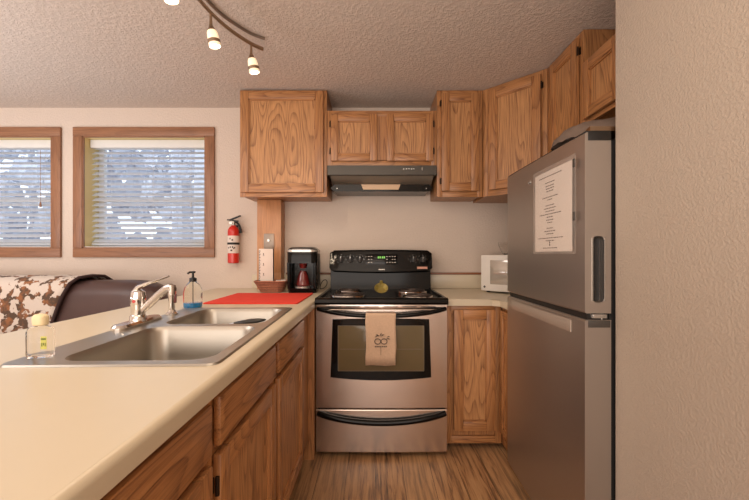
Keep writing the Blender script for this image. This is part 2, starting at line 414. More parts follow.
# ------------------------------------------------------------------ cabinets
def door(par, x0, x1, z0, z1, name='door', fw=0.055, th=0.022, hinge=None, flatpanel=False, horiz=False):
    m = MB(); y1 = -0.0015; y0 = -th
    def stile(a, b):   # vertical, with chamfered inner edge left to bevel
        m.box(a, b, y0, y1, z0, z1, 0, 0.003)
    if flatpanel:
        g = 1
        m.box(x0, x1, y0, y1, z0, z1, 0, 0.007, 2)
        o = m.build(name, PX if horiz else PZ, par)
        return o
    stile(x0, x0+fw); stile(x1-fw, x1)
    m.box(x0+fw, x1-fw, y0, y1, z0, z0+fw, 1, 0.003); m.box(x0+fw, x1-fw, y0, y1, z1-fw, z1, 1, 0.003)
    # inner moulding lip
    l = 0.007; yl = y0+0.006
    m.box(x0+fw, x0+fw+l, yl, y1, z0+fw, z1-fw, 0); m.box(x1-fw-l, x1-fw, yl, y1, z0+fw, z1-fw, 0)
    m.box(x0+fw, x1-fw, yl, y1, z0+fw, z0+fw+l, 1); m.box(x0+fw, x1-fw, yl, y1, z1-fw-l, z1-fw, 1)
    o = m.build(name, [OZ, OX], par)
    m = MB(); m.box(x0+fw, x1-fw, y0+0.015, y1-0.0005, z0+fw, z1-fw); m.build('panel', PZ, o)
    if hinge:
        hx = x0-0.004 if hinge == 'l' else x1+0.004
        for zz in (z0+0.07, z1-0.07):
            m = MB(); m.cyl((hx, -0.015, zz-0.022), (hx, -0.015, zz+0.022), 0.005, seg=8)
            m.box(hx-0.008, hx+0.008, -0.006, -0.001, zz-0.018, zz+0.018)
            m.build('hinge', HINGE, o)
    return o
def cabinet(label, loc, rot, w_, d, h, fronts, name='wall_cabinet', toe=0, poly=None, stiles=(), rails=(), fw=0.038, frame=True, hollow=False, cat='cabinet', group='oak cabinets'):
    t = thing(name, label, cat, loc, rot, group)
    m = MB()
    if poly: m.prism(poly, 0, h, 'z')
    elif hollow:
        m.box(0, 0.018, 0.019, d, toe, h); m.box(w_-0.018, w_, 0.019, d, toe, h); m.box(0.018, w_-0.018, d-0.012, d, toe, h)
        m.box(0.018, w_-0.018, 0.019, d-0.012, toe, toe+0.018); m.box(0.0, w_, 0.07, d, 0, toe, 1)
    elif toe:
        m.box(0, w_, 0.019, d, toe, h); m.box(0.0, w_, 0.07, d, 0, toe, 1)
    else:
        m.box(0, w_, 0.019, d, 0.012, h)
    m.build('carcass', [OZ, BLACKM], t)
    if frame:
        m = MB(); z0 = toe
        m.box(0, fw, 0, 0.0192, z0, h, 0, 0.001); m.box(w_-fw, w_, 0, 0.0192, z0, h, 0, 0.001)
        m.box(fw, w_-fw, 0.0002, 0.0192, z0, z0+fw+0.005, 1, 0.001); m.box(fw, w_-fw, 0.0002, 0.0192, h-fw, h, 1, 0.001)
        for s in stiles: m.box(s[0], s[1], 0.0002, 0.0192, z0+fw, h-fw, 0)
        for r in rails: m.box(fw, w_-fw, 0.0004, 0.0192, r[0], r[1], 1)
        m.build('face_frame', [OZ, OX], t)
    for f in fronts: door(t, *f[0], **f[1])
    return t
# upper cabinets
F2 = 2.60
hb = 1.583
cabinet('big square oak wall cabinet with one door, left of the hood', (-0.954, F2, hb), 0, 0.614, 0.319, H-hb-0.004,
        [((0.008, 0.592, 0.03, H-hb-0.014), dict(fw=0.058, hinge=None))])
cabinet('short two-door oak wall cabinet directly above the hood', (-0.338, F2, 1.802), 0, 0.774, 0.319, 0.39,
        [((0.028, 0.352, 0.032, 0.362), dict(hinge='l', fw=0.05)), ((0.422, 0.746, 0.032, 0.362), dict(hinge='r', fw=0.05))], stiles=((0.34, 0.434),))
cabinet('narrow oak wall cabinet right of the hood', (0.438, F2, hb), 0, 0.322, 0.319, H-hb-0.004,
        [((0.03, 0.292, 0.04, H-hb-0.03), dict(hinge='l', fw=0.055))])
dl = 0.31*math.sqrt(2)
c45 = math.sqrt(0.5)
def loc45(wx, wy): # world to local of the diagonal cabinet
    dx, dy = wx-0.763, wy-F2
    return (dx*c45-dy*c45, dx*c45+dy*c45)
poly = [loc45(*p) for p in ((0.763+0.014, F2+0.014), (0.763+0.31+0.013, F2-0.31+0.013), (RX-0.002, F2-0.31+0.013), (RX-0.002, BY-0.002), (0.777, BY-0.002))]
cabinet('diagonal oak corner wall cabinet between the narrow and the right-wall ones', (0.763, F2, hb), -PI/4, dl, 0.3, H-hb-0.004,
        [((0.05, dl-0.035, 0.04, H-hb-0.03), dict(hinge='r', fw=0.055))], poly=poly)
UX = 0.763+0.31
cabinet('full-height oak wall cabinet on the right wall behind the fridge top', (UX, F2-0.312, hb), -PI/2, 0.395, RX-UX-0.002, H-hb-0.004,
        [((0.055, 0.362, 0.04, H-hb-0.03), dict(hinge='r', fw=0.055))])
cabinet('low oak wall cabinet directly above the fridge', (UX, 1.891, 1.84), -PI/2, 0.62, RX-UX-0.002, 0.325,
        [((0.022, 0.305, 0.02, 0.305), dict(fw=0.05)), ((0.315, 0.598, 0.02, 0.305), dict(fw=0.05))])
# base cabinets, right side
cabinet('oak base cabinet with one door, right of the stove', (0.424, 2.225, 0.0), 0, 0.341, BY-2.225-0.003, 0.866,
        [((0.05, 0.3, 0.12, 0.845), dict(fw=0.055))], name='base_cabinet', toe=0.035)
cabinet('narrow oak base cabinet facing left between the corner counter and fridge', (0.767, 2.222, 0.0), -PI/2, 0.195, 0.598, 0.866,
        [((0.025, 0.172, 0.12, 0.845), dict(fw=0.04))], name='base_cabinet', toe=0.035)
# peninsula: local x -> world +y
PXF = -0.385
cabinet('oak sink base under the peninsula with two drawer fronts over two doors', (PXF, 0.848, 0.0), PI/2, 1.262, 0.57, 0.866,
        [((0.02, 0.507, 0.725, 0.845), dict(name='drawer_front', flatpanel=True, horiz=True)), ((0.553, 1.04, 0.725, 0.845), dict(name='drawer_front', flatpanel=True, horiz=True)),
         ((0.02, 0.507, 0.135, 0.705), dict(hinge='l')), ((0.553, 1.04, 0.135, 0.705), dict(hinge='r'))],
        name='base_cabinet', hollow=True, toe=0.10, stiles=((0.50, 0.56), (1.03, 1.23)), rails=((0.70, 0.73),))
def drawer_base(y0, w_, label):
    cabinet(label, (PXF, y0, 0.0), PI/2, w_, 0.57, 0.866,
        [((0.02, w_-0.02, 0.725, 0.845), dict(name='drawer_front', flatpanel=True, horiz=True)), ((0.02, w_-0.02, 0.135, 0.705), dict(hinge='l'))],
        name='base_cabinet', toe=0.10, rails=((0.70, 0.73),))
drawer_base(0.244, 0.602, 'oak base cabinet nearest the camera in the peninsula, drawer over door')
m = MB(); m.box(-0.977, -0.957, 0.244, 2.112, 0.0, 0.866); tag(m.build('peninsula_back_panel', OZ), 'oak back panel under the peninsula counter', 'panel')
# filler behind stove line
m = MB(); m.box(-0.935, -0.349, 2.112, BY-0.002, 0.0, 0.866); tag(m.build('corner_cabinet', OZ), 'blind oak corner cabinet left of the stove', 'cabinet', 'oak cabinets')

# ------------------------------------------------------------------ worktops
ZC = 0.91
SKC = Vector((-0.657, 1.354)); SKA = math.radians(1.6)
def skin(x, y):  # sink local -> world xy
    c, s_ = math.cos(SKA), math.sin(SKA)
    return Vector((SKC.x+x*c-y*s_, SKC.y+x*s_+y*c))
def worktop_left():
    m = MB(); bm = m.bm
    x0, x1, y0, y1 = -1.26, -0.36, 0.08, BY-0.002
    hole = [skin(a, b) for a, b in ((-0.235, -0.44), (0.235, -0.44), (0.235, 0.44), (-0.235, 0.44))]
    for z in (ZC, ZC-0.04):
        outer = [bm.verts.new((x, y, z)) for x, y in ((x0, y0), (x1, y0), (x1, y1), (x0, y1))]
        inner = [bm.verts.new((p.x, p.y, z)) for p in hole]
        es = [bm.edges.new((L[i], L[(i+1) % 4])) for L in (outer, inner) for i in range(4)]
        bmesh.ops.triangle_fill(bm, use_beauty=True, use_dissolve=False, edges=es)
        if z == ZC: T_ = (outer, inner)
        else:
            for A, B in zip(T_, (outer, inner)):
                for i in range(4): bm.faces.new((A[i], A[(i+1) % 4], B[(i+1) % 4], B[i]))
    r = 0.014
    prof = [(x1-0.001, ZC-0.04), (x1-0.001, ZC)]+[(-0.347-r+r*math.sin(a), ZC-r+r*math.cos(a)) for a in [PI/2*k/6 for k in range(7)]]+[(-0.347, ZC-0.04)]
    prof.reverse()
    m.prism(prof, y0, y1, 'y')
    o = m.build('countertop', COUNTER)
    return tag(o, 'long cream laminate peninsula counter holding the sink', 'countertop', 'cream laminate counters')
worktop_left()
m = MB()
pl = [(0.424, 2.2), (0.70, 2.2), (0.735, 2.165), (0.735, 2.03), (RX-0.002, 2.03), (RX-0.002, BY-0.002), (0.424, BY-0.002)]
m.prism(pl, ZC-0.04, ZC, 'z')
es = [e for e in m.bm.edges if all(abs(v.co.z-ZC) < 1e-5 and v.co.y < 2.3 and v.co.x < 0.8 for v in e.verts)]
bmesh.ops.bevel(m.bm, geom=es, offset=0.01, segments=4, profile=0.5, affect='EDGES')
tag(m.build('countertop', COUNTER), 'small cream laminate corner counter under the microwave', 'countertop', 'cream laminate counters')
def backsplash(x0, x1, label, sx0):
    t = thing('backsplash', label, 'backsplash', (x0, BY, ZC))
    m = MB(); m.box(0, x1-x0, -0.018, -0.002, 0.001, 0.108, bev=0.002); m.build('splash_panel', COUNTER, t)
    m = MB(); m.box(sx0-x0, x1-x0, -0.026, -0.002, 0.108, 0.124, bev=0.003); m.build('wood_strip', DKOAK, t)
backsplash(-0.97, -0.35, 'low cream backsplash with a wood strip behind the coffee maker', -0.70)
backsplash(0.426, RX-0.004, 'low cream backsplash with a wood strip behind the microwave', 0.426)

# wood post
m = MB(); m.box(-0.898, -0.715, 2.80, BY-0.002, ZC+0.126, hb+0.011, bev=0.004); m.box(-0.898, -0.715, 2.80, BY-0.02, ZC+0.001, ZC+0.128)
tag(m.build('wood_post', POST), 'square wooden post between counter and big wall cabinet', 'post')
t = thing('switch_plate', 'metal switch plate on the wooden post', 'switch', (-0.806, 2.80, 1.277))
m = MB(); m.box(-0.04, 0.04, -0.006, 0, -0.058, 0.058, bev=0.003); m.build('plate', NICKEL_DULL, t)
m = MB(); m.cyl((0, -0.018, 0.005), (0, -0.004, 0.005), 0.010, 0.012, 16); m.build('knob', SILVER, t)
m = MB(); m.cyl((0, -0.0075, 0.042), (0, -0.005, 0.042), 0.003, seg=8); m.build('screw', NICKEL_DULL, t)

# ------------------------------------------------------------------ sink
def make_sink():
    t = thing('kitchen_sink', 'double-bowl stainless steel sink set in the peninsula counter', 'sink', (SKC.x, SKC.y, ZC), SKA)
    hx, hy = 0.263, 0.476
    B = [(0.038, -0.222, 0.192, 0.218), (0.038, 0.234, 0.192, 0.195)]   # cx cy hx hy
    m = MB(); bm = m.bm
    loops = []
    outer0 = rrect(0, 0, hx, hy, 0.03, 0.0005); outer1 = rrect(0, 0, hx-0.004, hy-0.004, 0.028, 0.005)
    m.loft([outer0, outer1], cap0=False, cap1=False)
    n = len(outer1)
    def ringverts(pts): return [bm.verts.new(p) for p in pts]
    top = [ringverts(outer1)]+[ringverts(rrect(cx, cy, a, b, 0.06, 0.005, 8)) for cx, cy, a, b in B]
    es = [bm.edges.new((L[i], L[(i+1) % len(L)])) for L in top for i in range(len(L))]
    bmesh.ops.triangle_fill(bm, use_beauty=True, use_dissolve=False, edges=es)
    bmesh.ops.remove_doubles(bm, verts=bm.verts, dist=1e-5)
    m.build('rim', STEEL_SINK, t, ang=25)
    for cx, cy, a, b in B:
        m = MB(); L = []
        for dz, sh, r in ((0.005, 0, 0.06), (-0.002, 0.004, 0.058), (-0.012, 0.008, 0.055), (-0.10, 0.016, 0.055), (-0.145, 0.022, 0.055), (-0.165, 0.034, 0.05), (-0.175, 0.055, 0.045), (-0.178, 0.10, 0.04)):
            L.append(rrect(cx, cy, a-sh, b-sh, r, dz, 8))
        m.loft(L, cap0=False, cap1=True); o = m.build('basin', STEEL_SINK, t, ang=60)
        m = MB(); m.lathe((cx, cy, -0.178), [(0, 0.003), (0.02, 0.002), (0.036, 0.004), (0.042, 0.004), (0.045, 0.0)], 24); m.build('drain', CHROME, o)
    return t
make_sink()
def make_faucet():
    p = skin(-0.238, 0.045)
    t = thing('faucet', 'chrome single-lever kitchen faucet on the sink deck', 'faucet', (p.x, p.y, ZC+0.0055), SKA)
    m = MB(); m.loft([rrect(0, 0, 0.028, 0.13, 0.027, 0.0), rrect(0, 0, 0.028, 0.13, 0.027, 0.008), rrect(0, 0, 0.022, 0.122, 0.021, 0.016)])
    m.build('base_plate', CHROME, t)
    m = MB(); m.lathe((0, 0, 0.0), [(0.030, 0.012), (0.028, 0.03), (0.024, 0.036), (0.024, 0.07), (0.026, 0.074), (0.026, 0.105), (0.023, 0.122), (0.012, 0.130), (0, 0.131)], 28)
    m.build('body', CHROME, t)
    m = MB(); m.tube([(0.005, 0, 0.045), (0.04, -0.005, 0.072), (0.085, -0.012, 0.112), (0.120, -0.018, 0.136), (0.135, -0.02, 0.138)], [0.013, 0.015, 0.015, 0.016, 0.017], 16)
    m.cyl((0.135, -0.02, 0.148), (0.135, -0.02, 0.112), 0.014, 0.013, 18)
    m.build('spout', CHROME, t)
    m = MB(); m.tube([(-0.015, 0, 0.118), (0.0, 0, 0.138), (0.03, 0.005, 0.152), (0.07, 0.012, 0.166), (0.105, 0.02, 0.180)], [0.014, 0.013, 0.009, 0.007, 0.006], 12, flat=0.7)
    m.build('lever', CHROME, t)
    m = MB(); m.cyl((0.0, -0.0235, 0.088), (0.0, -0.0275, 0.088), 0.006, seg=12); m.build('temperature_mark', RED, t)
    p = skin(-0.225, 0.262)
    t = thing('side_sprayer', 'chrome side sprayer upright beside the faucet', 'sprayer', (p.x, p.y, ZC+0.0055), SKA)
    m = MB(); m.lathe((0, 0, 0), [(0.024, 0), (0.024, 0.006), (0.016, 0.012), (0.014, 0.02), (0, 0.02)], 24); m.build('base', CHROME, t)
    m = MB(); m.lathe((0, 0, 0), [(0.011, 0.018), (0.013, 0.03), (0.012, 0.060), (0.017, 0.09), (0.020, 0.115), (0.015, 0.128), (0, 0.132)], 20)
    m.build('spray_head', CHROME, t)
    m = MB(); m.box(0.012, 0.02, -0.006, 0.006, 0.05, 0.09, bev=0.003); m.build('trigger', COFFEERED, t)
make_faucet()
# bottles
def bottle_small():
    t = thing('soap_bottle', 'small clear flat bottle with a round cream cap on the sink corner', 'bottle', (-0.860, 0.946, ZC+0.006), 0.1)
    t.scale = (0.78, 0.78, 0.90)
    m = MB(); L = []
    for z, a, b, r in ((0.0, 0.034, 0.020, 0.018), (0.004, 0.038, 0.023, 0.02), (0.072, 0.038, 0.023, 0.02), (0.082, 0.034, 0.020, 0.019), (0.088, 0.018, 0.016, 0.0155), (0.096, 0.016, 0.016, 0.0155)):
        L.append(rrect(0, 0, a, b, r, z))
    m.loft(L); m.build('bottle_body', CLEAR, t)
    m = MB(); L = []
    for z, a in ((0.090, 0.018), (0.093, 0.021), (0.108, 0.0225), (0.116, 0.021), (0.121, 0.016), (0.123, 0.006)): L.append(rrect(0, 0, a, a*0.85, a*0.8, z))
    m.loft(L); m.build('cap', CREAMCAP, t)
    m = MB(); m.box(0.018, 0.036, -0.0242, -0.0236, 0.026, 0.062); o = m.build('bottle_label', plain('yellow_green_label', S(206, 204, 110)), t)
    m = MB(); m.box(0.020, 0.034, -0.0248, -0.0243, 0.052, 0.057, 0)
    for k in range(3): m.box(0.021+0.005*k, 0.0235+0.005*k, -0.0248, -0.0243, 0.034+0.003*(k % 2), 0.044)
    m.build('label_print', plain('olive_ink', S(96, 110, 44)), o)
bottle_small()
def dispenser():
    t = thing('soap_dispenser', 'clear pump bottle with blue soap at the sink back corner', 'bottle', (-0.915, 1.85, ZC+0.001))
    m = MB(); m.lathe((0, 0, 0), [(0.0, 0.0), (0.038, 0.0), (0.043, 0.005), (0.045, 0.05), (0.0445, 0.075), (0.040, 0.097), (0.030, 0.115), (0.018, 0.127), (0.014, 0.134), (0.0, 0.134)], 32); m.build('bottle_body', CLEAR, t)
    m = MB(); m.lathe((0, 0, 0), [(0.0, 0.002), (0.0375, 0.002), (0.0395, 0.006), (0.0395, 0.026), (0.0, 0.026)], 32); m.build('liquid', BLUE, t)
    m = MB(); m.lathe((0, 0, 0), [(0.017, 0.130), (0.017, 0.148), (0.010, 0.150), (0.006, 0.152), (0.005, 0.172), (0.012, 0.174), (0.012, 0.182), (0.0, 0.184)], 20)
    m.tube([(0, 0, 0.178), (-0.008, -0.018, 0.178), (-0.012, -0.028, 0.172)], 0.005, 8); m.tube([(0, 0, 0.13), (0, 0, 0.02)], 0.002, 6)
    m.build('pump', BLACKM, t)
dispenser()
# utensils lying in the far basin
p = skin(0.06, 0.20)
t = thing('spatula', 'black-ended spatula lying in the far sink bowl', 'utensil', (p.x, p.y-0.035, ZC-0.112))
m = MB(); m.lathe((0, 0, 0), [(0, 0), (1, 0)], 3) if False else None
L = []
for x, wy, wz in ((0.02, 0.004, 0.003), (0.04, 0.016, 0.006), (0.08, 0.026, 0.010), (0.12, 0.022, 0.009), (0.145, 0.010, 0.005), (0.152, 0.003, 0.002)):
    L.append([Vector((x, wy*math.cos(a), 0.095+0.10*x+wz*math.sin(a))) for a in [2*PI*k/14 for k in range(14)]])
m.loft(L); m.build('black_end', BLACKM, t)
m = MB(); m.tube([(0.03, 0, 0.098), (-0.05, 0.01, 0.075), (-0.10, 0.015, 0.050)], 0.0035, 8)
for k in range(-2, 3): m.tube([(-0.10, 0.015, 0.050), (-0.115, 0.015+0.010*k, 0.035), (-0.165, 0.018+0.011*k, -0.055)], 0.0018, 6)
m.tube([(-0.12, -0.006, 0.026), (-0.12, 0.037, 0.026)], 0.0018, 6); m.tube([(-0.15, -0.007, -0.028), (-0.15, 0.041, -0.028)], 0.0018, 6)
m.build('wire_head', CHROME, t)

# red mat, basket, carton, coffee maker
m = MB(); L = [rrect(-0.672, 2.232, 0.255, 0.255, 0.012, ZC+0.0008), rrect(-0.672, 2.232, 0.256, 0.256, 0.013, ZC+0.004), rrect(-0.672, 2.232, 0.254, 0.254, 0.012, ZC+0.007)]
m.loft(L); tag(m.build('drying_mat', MAT), 'square red drying mat lying on the peninsula counter', 'mat')
def basket():
    t = thing('wicker_basket', 'small round-cornered wicker basket left of the coffee maker', 'basket', (-0.732, 2.62, ZC+0.001))
    m = MB(); L = [rrect(0, 0, 0.075, 0.05, 0.03, 0), rrect(0, 0, 0.098, 0.072, 0.04, 0.05), rrect(0, 0, 0.113, 0.083, 0.045, 0.075), rrect(0, 0, 0.108, 0.078, 0.042, 0.075), rrect(0, 0, 0.092, 0.066, 0.036, 0.048), rrect(0, 0, 0.07, 0.045, 0.028, 0.006)]
    m.loft(L)
    for q in range(7):
        f = (q+0.5)/7; lv = 0.072*f; g = min(1, lv/0.05); a = 0.076+0.023*g+max(0, lv-0.05)*0.6; b = 0.051+0.022*g+max(0, lv-0.05)*0.44
        pts = rrect(0, 0, a, b, 0.03+0.012*f, lv+0.002, 8)
        pts = [p*(1+(0.028 if (k+q) % 2 else -0.012)*1.0) if False else Vector((p.x*(1+(0.035 if (k+q) % 2 else -0.01)), p.y*(1+(0.035 if (k+q) % 2 else -0.01)), p.z)) for k, p in enumerate(pts)]
        m.loft([[c+Vector((0, 0, 0.0)) for c in pts], [Vector((c.x*1.03, c.y*1.03, c.z+0.004)) for c in pts], [Vector((c.x, c.y, c.z+0.008)) for c in pts]], cap0=False, cap1=False)
    m.build('basket_body', WICKER, t)
    m = MB(); pts = rrect(0, 0, 0.112, 0.082, 0.045, 0.077); pts.append(pts[0]); m.tube(pts, 0.006, 8, cap=False); m.build('woven_rim', WICKER, t)
    for i, (x, y, z, a) in enumerate(((0.02, -0.035, 0.045, 0.3), (0.055, -0.03, 0.05, -0.4), (0.045, 0.01, 0.052, 0.9), (0.075, 0.02, 0.052, 0.1), (-0.02, -0.045, 0.04, -0.2))):
        s = MB(); s.obox(Vector((0, 0, 0)), (0.045, 0.032, 0.024), Matrix.Rotation(a, 4, 'Z') @ Matrix.Rotation(0.3*(i-2), 4, 'X'), 0, 0.008)
        o = s.build('sugar_packet', PAPER); o.location = (-0.732+x, 2.62+y, ZC+0.02+z)
        tag(o, 'small white packet lying in the wicker basket', 'packet', 'white packets in the basket')
basket()
t = thing('tall_carton', 'tall narrow white carton with dark edge print standing in the basket', 'box', (-0.768, 2.62, ZC+0.012), 0.12)
m = MB(); m.box(-0.052, 0.045, -0.03, 0.02, 0, 0.295, bev=0.001); m.build('carton_body', PAPER, t)
m = MB()
for k in range(26): m.box(-0.0535, -0.0521, -0.028+0.004*(k % 2), 0.015-0.008*(k % 3), 0.012+k*0.0108, 0.018+k*0.0108)
for k in range(24): m.box(-0.050, -0.044+0.003*(k % 2), -0.0308, -0.0301, 0.014+k*0.0114, 0.020+k*0.0114)
for k in range(3): m.box(-0.022, -0.017, -0.0308, -0.0301, 0.252-k*0.07, 0.264-k*0.07); m.box(-0.024, -0.015, -0.0308, -0.0301, 0.245-k*0.07, 0.248-k*0.07)
m.box(0.0451, 0.0455, -0.028, 0.018, 0, 0.294)
m.build('carton_print', INK, t)
def coffee():
    t = thing('coffee_maker', 'black single-cup coffee maker standing left of the stove', 'coffee maker', (-0.507, 2.63, ZC+0.001), 0.05)
    m = MB()
    m.loft([rrect(0, 0, 0.095, 0.11, 0.03, 0.0), rrect(0, 0, 0.098, 0.115, 0.03, 0.03), rrect(0, 0, 0.098, 0.115, 0.03, 0.034)])   # base
    m.loft([rrect(0, 0.045, 0.098, 0.075, 0.03, 0.03), rrect(0, 0.045, 0.102, 0.078, 0.03, 0.27)])          # rear column
    m.loft([rrect(0, -0.005, 0.102, 0.115, 0.04, 0.205), rrect(0, 0, 0.104, 0.122, 0.045, 0.28), rrect(0, 0.0, 0.100, 0.115, 0.045, 0.303), rrect(0, 0.01, 0.08, 0.09, 0.04, 0.318)])
    for sx in (-1, 1): m.loft([rrect(sx*0.088, -0.03, 0.012, 0.075, 0.01, 0.03), rrect(sx*0.09, -0.03, 0.012, 0.08, 0.01, 0.21)])
    m.build('housing', BLACK, t)
    m = MB(); m.loft([rrect(0, 0, 0.106, 0.124, 0.046, 0.283), rrect(0, 0, 0.106, 0.124, 0.046, 0.299)]); m.build('silver_band', SILVER, t)
    m = MB(); m.box(-0.06, 0.06, -0.135, -0.115, 0.300, 0.312, bev=0.005); m.build('lid_handle', DARKGREY, t)
    m = MB(); m.lathe((0, -0.055, 0.034), [(0, 0), (0.055, 0), (0.055, 0.01), (0, 0.012)], 24); m.build('drip_tray', SILVER, t)
    m = MB(); m.lathe((0.0, -0.045, 0.046), [(0.044, 0), (0.048, 0.01), (0.034, 0.075), (0.022, 0.10), (0.022, 0.105), (0, 0.105)], 24); m.build('cup', COFFEERED, t)
    m = MB(); m.cyl((0, -0.05, 0.205), (0, -0.05, 0.17), 0.03, 0.022, 20); m.build('spout', COFFEERED, t)
    m = MB(); m.box(0.1035, 0.1055, -0.04, 0.10, 0.04, 0.27, bev=0.001); m.build('water_tank', DARKGREY, t)
    m = MB(); z = ZC+0.02
    pts = [(-0.41, 2.72, ZC+0.012), (-0.385, 2.72, ZC+0.012), (-0.360, 2.73, ZC+0.030), (-0.352, 2.74, ZC+0.062), (-0.366, 2.75, ZC+0.082), (-0.390, 2.76, ZC+0.074), (-0.405, 2.77, ZC+0.05), (-0.415, 2.78, ZC+0.03), (-0.418, 2.80, ZC+0.006)]
    P = []
    for i in range(len(pts)-1):
        for k in range(4): P.append(Vector(pts[i]).lerp(Vector(pts[i+1]), k/4))
    P.append(Vector(pts[-1]))
    for _ in range(8):
        P = [P[0]]+[(P[i-1]+P[i]*2+P[i+1])/4 for i in range(1, len(P)-1)]+[P[-1]]
    m.tube(P, 0.0028, 8); tag(m.build('power_cord', RUBBER), 'thin black power cord looping right of the coffee maker', 'cord')
coffee()

# ------------------------------------------------------------------ fire extinguisher
def extinguisher():
    cx = -1.102; t = thing('fire_extinguisher', 'red fire extinguisher hanging on the wall beside the right window', 'fire extinguisher', (cx, 2.865, 1.108), 0)
    m = MB(); m.lathe((0, 0, 0), [(0, 0), (0.036, 0), (0.0425, 0.006), (0.0425, 0.245), (0.040, 0.262), (0.030, 0.280), (0.016, 0.290), (0.013, 0.298), (0, 0.298)], 32); m.build('cylinder', RED, t)
    m = MB(); m.lathe((0, 0, 0), [(0.0431, 0.078), (0.0434, 0.079), (0.0434, 0.212), (0.0431, 0.213), (0.0428, 0.213), (0.0428, 0.078)], 32)
    o = m.build('white_label', PAPER, t)
    m = MB(); m.lathe((0, 0, 0), [(0.0438, 0.144), (0.045, 0.145), (0.045, 0.160), (0.0438, 0.161), (0.043, 0.161), (0.043, 0.144)], 32); m.build('strap', RUBBER, t)
    m = MB()
    for k, (a, z, w_) in enumerate(((-1.75, 0.125, 0.008), (-1.35, 0.125, 0.010), (-1.2, 0.115, 0.006), (-1.8, 0.19, 0.008), (-1.4, 0.18, 0.012), (-1.55, 0.10, 0.014), (-1.0, 0.12, 0.008), (-2.1, 0.12, 0.008))):
        p = Vector((0.0437*math.cos(a), 0.0437*math.sin(a), z)); m.obox(p, (w_, 0.0008, 0.012), Matrix.Rotation(a+PI/2, 4, 'Z'))
    m.build('label_print', INK, o)
    m = MB(); m.cyl((0, 0, 0.295), (0, 0, 0.325), 0.014, 0.012, 18); m.cyl((-0.012, -0.014, 0.312), (-0.012, -0.024, 0.312), 0.012, seg=16); m.build('valve', SILVER, t)
    m = MB(); m.obox(Vector((-0.005, 0, 0.333)), (0.085, 0.022, 0.010), Matrix.Rotation(0.12, 4, 'Y'), bev=0.002)
    m.obox(Vector((0.012, 0, 0.352)), (0.095, 0.022, 0.011), Matrix.Rotation(-0.38, 4, 'Y'), bev=0.002); m.build('handle', BLACKM, t)
    m = MB(); m.tube([(0.012, 0.0, 0.318), (0.03, 0.0, 0.315), (0.046, 0, 0.295), (0.055, 0, 0.262), (0.056, 0, 0.235)], [0.009, 0.008, 0.008, 0.010, 0.012], 12); m.build('nozzle', RUBBER, t)
    m = MB(); m.box(-0.018, 0.018, 0.040, 0.054, 0.02, 0.30); m.build('wall_bracket', BLACKM, t)
extinguisher()

# ------------------------------------------------------------------ hood
def hood():
    x0, x1 = -0.333, 0.431
    t = thing('range_hood', 'dark grey under-cabinet range hood above the stove', 'range hood', (x0, 0, 0))
    w_ = x1-x0
    m = MB(); m.prism([(2.575, 1.800), (2.575, 1.735), (2.582, 1.730), (2.60, 1.734), (2.915, 1.734), (2.915, 1.800)], 0, w_, 'x')
    m.build('hood_body', HOODG, t)
    m = MB(); m.prism([(2.596, 1.733), (2.70, 1.690), (2.915, 1.690), (2.915, 1.733)], 0.018, w_-0.018, 'x'); m.build('sloped_underside', plain('hood_underside', S(132, 122, 108), 0.35), t)
    m = MB()
    # low black housing with pointed ends
    pl = [(0.006, 1.662), (0.035, 1.690), (w_-0.035, 1.690), (w_-0.006, 1.664), (w_-0.036, 1.638), (0.036, 1.638)]
    m.loft([[Vector((u, 2.700, v)) for u, v in pl], [Vector((u, 2.915, v)) for u, v in pl]]); m.build('fan_housing', BGLASS, t)
    m = MB(); pl = [(0.232, 1.6895), (0.520, 1.6895), (0.505, 1.652), (0.247, 1.652)]
    m.loft([[Vector((u, 2.695, v)) for u, v in pl], [Vector((u, 2.702, v)) for u, v in pl]]); m.build('lamp_lens', LENS, t)
    for x in (0.055, w_-0.055):
        m = MB(); m.cyl((x, 2.701, 1.66), (x, 2.696, 1.66), 0.004, seg=10); m.build('screw', SILVER, t)
    for x in (0.53, 0.548, 0.566, 0.584, 0.60): m = MB(); m.box(x, x+0.011, 2.570, 2.576, 1.772, 1.780, bev=0.001); m.build('control_button', SILVER, t)
    m = MB(); m.box(0.66, 0.664, 2.572, 2.576, 1.765, 1.785); m.build('control_slider', SILVER, t)
hood()

